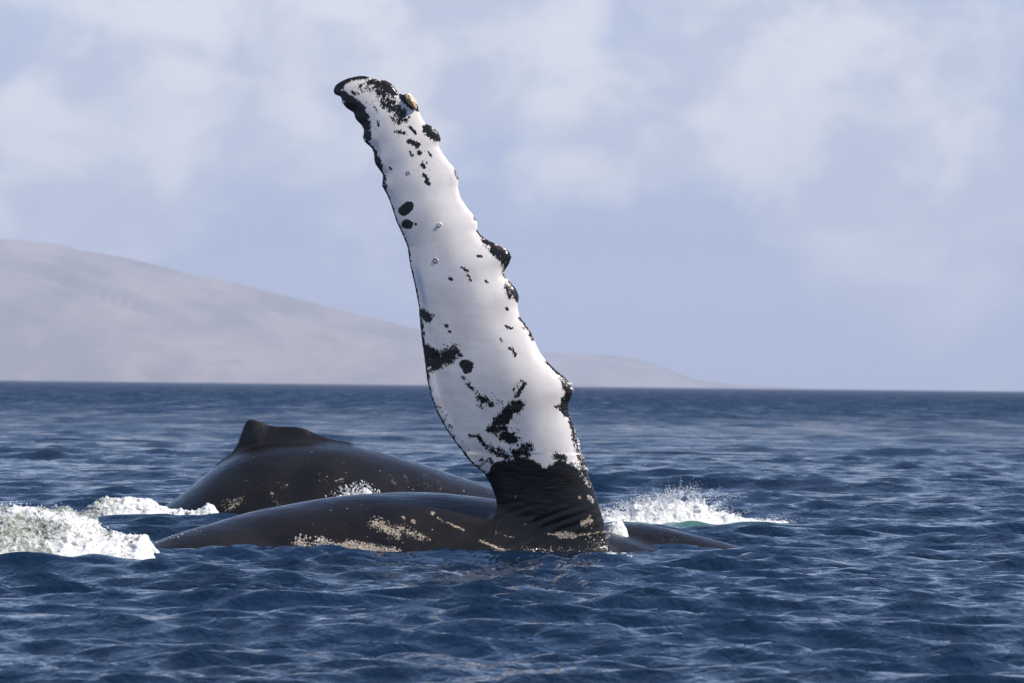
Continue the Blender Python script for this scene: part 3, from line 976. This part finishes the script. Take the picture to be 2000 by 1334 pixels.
def mound(name, label, x0, x1, y0, y1, top, step, Hfun, mat, seed, amp, fscale, white, category='white water'):
    """churned water as one closed surface: envelope height plus 3-D turbulence; base under the sea surface"""
    xs = np.arange(x0, x1, step)
    ys = np.arange(y0, y1, step * 1.5)
    zs = np.arange(-0.22, top, step)
    X, Y = np.meshgrid(xs, ys, indexing='ij')
    H = Hfun(X, Y)
    x3, y3, z3 = xs[:, None, None], ys[None, :, None], zs[None, None, :]
    sx, sy, sz = fscale
    n = fbm(x3 / sx, y3 / sy, z3 / sz, seed, 5, 0.62) - 0.5
    r = 1 - np.abs(fbm(x3 / (sx * .55), y3 / (sy * .55), z3 / (sz * .55), seed + 5, 3) - 0.5) * 4
    f = (z3 - H[:, :, None]) * 0.7 - amp * (n * 2.2 + 0.35 * r) * sstep(H, -0.12, 0.15)[:, :, None]
    co, q = surface_nets(f.astype(np.float32), xs, ys, zs)
    me = new_mesh(name, co, q)
    add_attr(me, 'white', white(co[:, 0], co[:, 1], co[:, 2]))
    return link(name, me, mat, label=label, category=category,
                group='foam beside the whales' if name == 'white_water' else 'splashes around the near whale'), co


def px_curve(pts, D):
    pts = np.array(pts, float)
    w = P(pts[:, 0], pts[:, 1], np.full(len(pts), D))
    return w[:, 0], w[:, 2]


# 1. rolling foam at the left frame edge
cx, cz = px_curve([(-140, 1040), (-60, 1000), (0, 994), (45, 990), (95, 997), (130, 996), (150, 1014), (185, 1024), (205, 1042), (240, 1050), (275, 1050), (300, 1075), (330, 1100)], 36.6)


def H1(x, y):
    h = np.interp(x, cx, cz)
    yc = 36.75 + 0.05 * np.sin(x * 3)
    w = np.where(y < yc, 0.62, 0.40)
    return (h + 0.12) * np.exp(-((np.abs(y - yc) / w) ** 2.4)) - 0.12


def W1(x, y, z):
    px, py = project(np.stack([x, y, z], -1))
    w = stroke_field(px, py, [(130, 1080, 290, 1060, 35, 28), (150, 1030, 205, 1055, 14, 14), (30, 990, 200, 1030, 8, 10, .8)])
    return 0.5 * w - 0.10 + 0.9 * (fbm(x / 0.22, y / 0.3, z / 0.14, 222, 4) - 0.5)


m1, co1 = mound('white_water', 'churned grey and white foam beside the low pointed end of the near whale', -5.1, -2.9, 35.7, 37.9, 0.55, 0.0125, H1, FOAM, 201, 0.055, (0.13, 0.17, 0.09), W1)
n = 900
bx = RNG.uniform(-4.4, -3.05, n)
by = 36.5 + RNG.normal(0, 0.22, n)
bz = np.interp(bx, cx, cz) * RNG.uniform(0.2, 1.08, n) + np.abs(RNG.normal(0, 0.02, n))
droplets(np.stack([bx, by, bz], -1), 0.0018 + 0.006 * RNG.random(n) ** 2, m1)

# 2. foam line in front of the rear whale
cx2, cz2 = px_curve([(120, 1030), (160, 1008), (185, 990), (210, 986), (240, 984), (265, 986), (290, 990), (310, 1000), (325, 1006), (350, 1004), (370, 1008), (392, 1006), (402, 996), (414, 996), (420, 1008), (440, 1030)], 45.6)


def H2(x, y):
    h = np.interp(x, cx2, cz2)
    return (h + 0.16) * np.exp(-((np.abs(y - 45.75) / 0.42) ** 2.2)) - 0.12


m2, co2 = mound('white_water', 'low line of white foam in front of the hooked dorsal fin whale', -4.95, -3.0, 45.0, 46.6, 0.42, 0.0135, H2, FOAM, 301, 0.05, (0.11, 0.16, 0.08),
                lambda x, y, z: 0.40 * sstep(x, -4.5, -4.0) - 0.08)
n = 350
bx = RNG.uniform(-4.6, -3.1, n)
bz = np.interp(bx, cx2, cz2) * RNG.uniform(0.5, 1.25, n)
droplets(np.stack([bx, 45.6 + RNG.normal(0, 0.15, n), bz], -1), 0.002 + 0.007 * RNG.random(n) ** 2, m2)

# 3. splash thrown up behind the flipper at the right
cx3, cz3 = px_curve([(1150, 1040), (1172, 1000), (1185, 984), (1210, 990), (1228, 985), (1240, 966), (1262, 965), (1285, 962), (1305, 950), (1325, 947), (1345, 950), (1368, 956), (1380, 968), (1395, 980), (1420, 994), (1445, 1004), (1470, 1016),
                     (1500, 1017), (1530, 1020), (1560, 1034), (1600, 1060)], 47.6)


def H3(x, y):
    h = np.interp(x, cx3, cz3)
    h = h * (0.50 + 0.35 * (fbm(x / 0.16, y / 0.2, 0.0, 411, 3, 0.55) - 0.5))
    return (h + 0.10) * np.exp(-((np.abs(y - 47.6) / 0.36) ** 2.4)) - 0.10


m3, co3 = mound('splash', 'tall spiky white splash right of the raised flipper', 0.75, 3.45, 46.95, 48.25, 0.50, 0.0125, H3, FOAM, 401, 0.06, (0.09, 0.12, 0.10),
                lambda x, y, z: 0.45 + 0 * x, 'splash')


def build_sheets():
    # torn sheets of water leaving the splash
    st = 0.0115
    xs = np.arange(0.95, 2.75, st)
    ys = np.arange(47.25, 47.95, st * 1.4)
    zs = np.arange(0.04, 0.58, st)
    x3, y3, z3 = xs[:, None, None], ys[None, :, None], zs[None, None, :]
    env = np.interp(xs, cx3, cz3)[:, None, None] * (0.72 + 0.75 * (fbm(x3 / 0.07, y3 / 0.12, 0 * z3, 431, 3, 0.6) - 0.42))
    env = env * np.exp(-((np.abs(y3 - 47.6) / 0.27) ** 2.4))
    lean = x3 - 0.8 * (x3 - 1.65) * z3
    s1 = np.abs(fbm(lean / 0.13, y3 / 0.13, z3 / 0.30, 441, 3) - 0.5)
    s2 = fbm(lean / 0.045, y3 / 0.06, z3 / 0.08, 451, 3)
    rel = np.clip(z3 / np.maximum(env, 0.02), 0, 2)
    f = np.maximum(s1 - (0.052 - 0.026 * rel), (s2 - 0.60 + 0.20 * rel)) * 0.35
    f = np.maximum(f, z3 - env)
    co, q = surface_nets(f.astype(np.float32), xs, ys, zs)
    return link('water_sheets', new_mesh('water_sheets', co, q), SPRAY, m3)


build_sheets()
pts, rads = [], []
for jet in range(130):                                  # thrown strands that break up into drops
    ox = np.clip(RNG.normal(1.72, 0.36), 0.92, 2.75)
    oy = 47.6 + RNG.normal(0, 0.16)
    ht = max(0.05, np.interp(ox, cx3, cz3)) * RNG.uniform(0.62, 1.02)
    vx = (ox - 1.62) * RNG.uniform(0.1, 0.75) + RNG.normal(0, 0.07)
    vy = RNG.normal(0, 0.12)
    m = int(RNG.integers(26, 70))
    tt = np.sort(RNG.random(m)) ** 0.8 * RNG.uniform(0.75, 1.25)
    z = ht * (1 - (1 - tt) ** 2)
    jit = 0.004 + 0.030 * tt[:, None] ** 2
    p = np.stack([ox + vx * tt, oy + vy * tt, z], -1) + RNG.normal(0, 1, (m, 3)) * jit
    pts.append(p)
    rads.append((0.0075 - 0.0056 * np.clip(tt, 0, 1)) * RNG.uniform(0.35, 1.15, m))
n = 2600                                                # loose fine spray
bx = np.clip(RNG.normal(1.78, 0.46, n), 0.85, 3.0)
hh = np.interp(bx, cx3, cz3)
bz = hh * RNG.uniform(0.2, 1.0, n) * (0.6 + 0.7 * fbm(bx / 0.05, 0 * bx, 0 * bx, 444, 2))
pts.append(np.stack([bx, 47.55 + RNG.normal(0, 0.2, n), bz], -1))
rads.append(0.0012 + 0.0040 * RNG.random(n) ** 3)
droplets(np.concatenate(pts), np.concatenate(rads), m3)

# 4. little splash breaking over the near whale's back
cx4, cz4 = px_curve([(630, 985), (645, 970), (660, 966), (675, 960), (690, 957), (705, 953), (716, 955), (728, 962), (740, 970), (750, 985)], 39.05)


def H4(x, y):
    h = np.interp(x, cx4, cz4) - 0.03
    return h * np.exp(-((np.abs(y - 39.05) / 0.30) ** 2.4)) - 0.05 * (np.abs(y - 39.05) / 0.3)


def build_small():
    xs = np.arange(-1.85, -1.05, 0.010)
    ys = np.arange(38.7, 39.45, 0.014)
    zs = np.arange(0.12, 0.66, 0.010)
    X, Y = np.meshgrid(xs, ys, indexing='ij')
    H = H4(X, Y)
    x3, y3, z3 = xs[:, None, None], ys[None, :, None], zs[None, None, :]
    f = (z3 - H[:, :, None]) * 0.7 - 0.075 * (fbm(x3 / .04, y3 / .06, z3 / .09, 511, 4, 0.62) - 0.55) * 2.0
    co, q = surface_nets(f.astype(np.float32), xs, ys, zs)
    me = new_mesh('splash', co, q)
    add_attr(me, 'white', np.full(len(co), 0.6))
    return link('splash', me, FOAM, label='tiny white splash on the ridge of the near whale\'s back', category='splash', group='splashes around the near whale')


m4 = build_small()
n = 700
bx = np.clip(RNG.normal(-1.40, 0.14, n), -1.75, -1.12)
bz = np.interp(bx, cx4, cz4) - 0.06 + 0.13 * RNG.random(n) ** 2.2
droplets(np.stack([bx, 38.98 + RNG.normal(0, 0.10, n), bz], -1), 0.0018 + 0.006 * RNG.random(n) ** 2, m4)

# 5. white water at the right foot of the flipper
cx5, cz5 = px_curve([(1178, 1060), (1186, 1030), (1195, 1022), (1206, 1018), (1216, 1020), (1224, 1034), (1232, 1060)], 38.75)


def H5(x, y):
    h = np.interp(x, cx5, cz5)
    return (h + 0.1) * np.exp(-((np.abs(y - 38.75) / 0.3) ** 2.4)) - 0.10


m5, co5 = mound('splash', 'small foamy splash at the right foot of the raised flipper', 0.72, 1.2, 38.3, 39.2, 0.42, 0.009, H5, FOAM, 601, 0.02, (0.06, 0.08, 0.06),
                lambda x, y, z: 0.5 + 0 * x, 'splash')


# ------------------------------------------------------------------ sea haze
def build_haze():
    x0, x1, y0, y1, z0, z1 = -9500.0, 9500.0, -400.0, 19500.0, -3.0, 490.0
    v = np.array([(x, y, z) for x in (x0, x1) for y in (y0, y1) for z in (z0, z1)])
    f = np.array([(0, 1, 3, 2), (4, 6, 7, 5), (0, 4, 5, 1), (2, 3, 7, 6), (0, 2, 6, 4), (1, 5, 7, 3)])
    me = new_mesh('haze', v, f, False)
    mat = bpy.data.materials.new('sea_haze')
    mat.use_nodes = True
    nt = mat.node_tree
    nt.nodes.clear()
    pv = nt.nodes.new('ShaderNodeVolumePrincipled')
    pv.inputs['Color'].default_value = (0.76, 0.83, 1.0, 1)
    pv.inputs['Density'].default_value = 0.000092
    out = nt.nodes.new('ShaderNodeOutputMaterial')
    nt.links.new(pv.outputs[0], out.inputs['Volume'])
    return link('haze', me, mat, kind='stuff')


haze = build_haze()
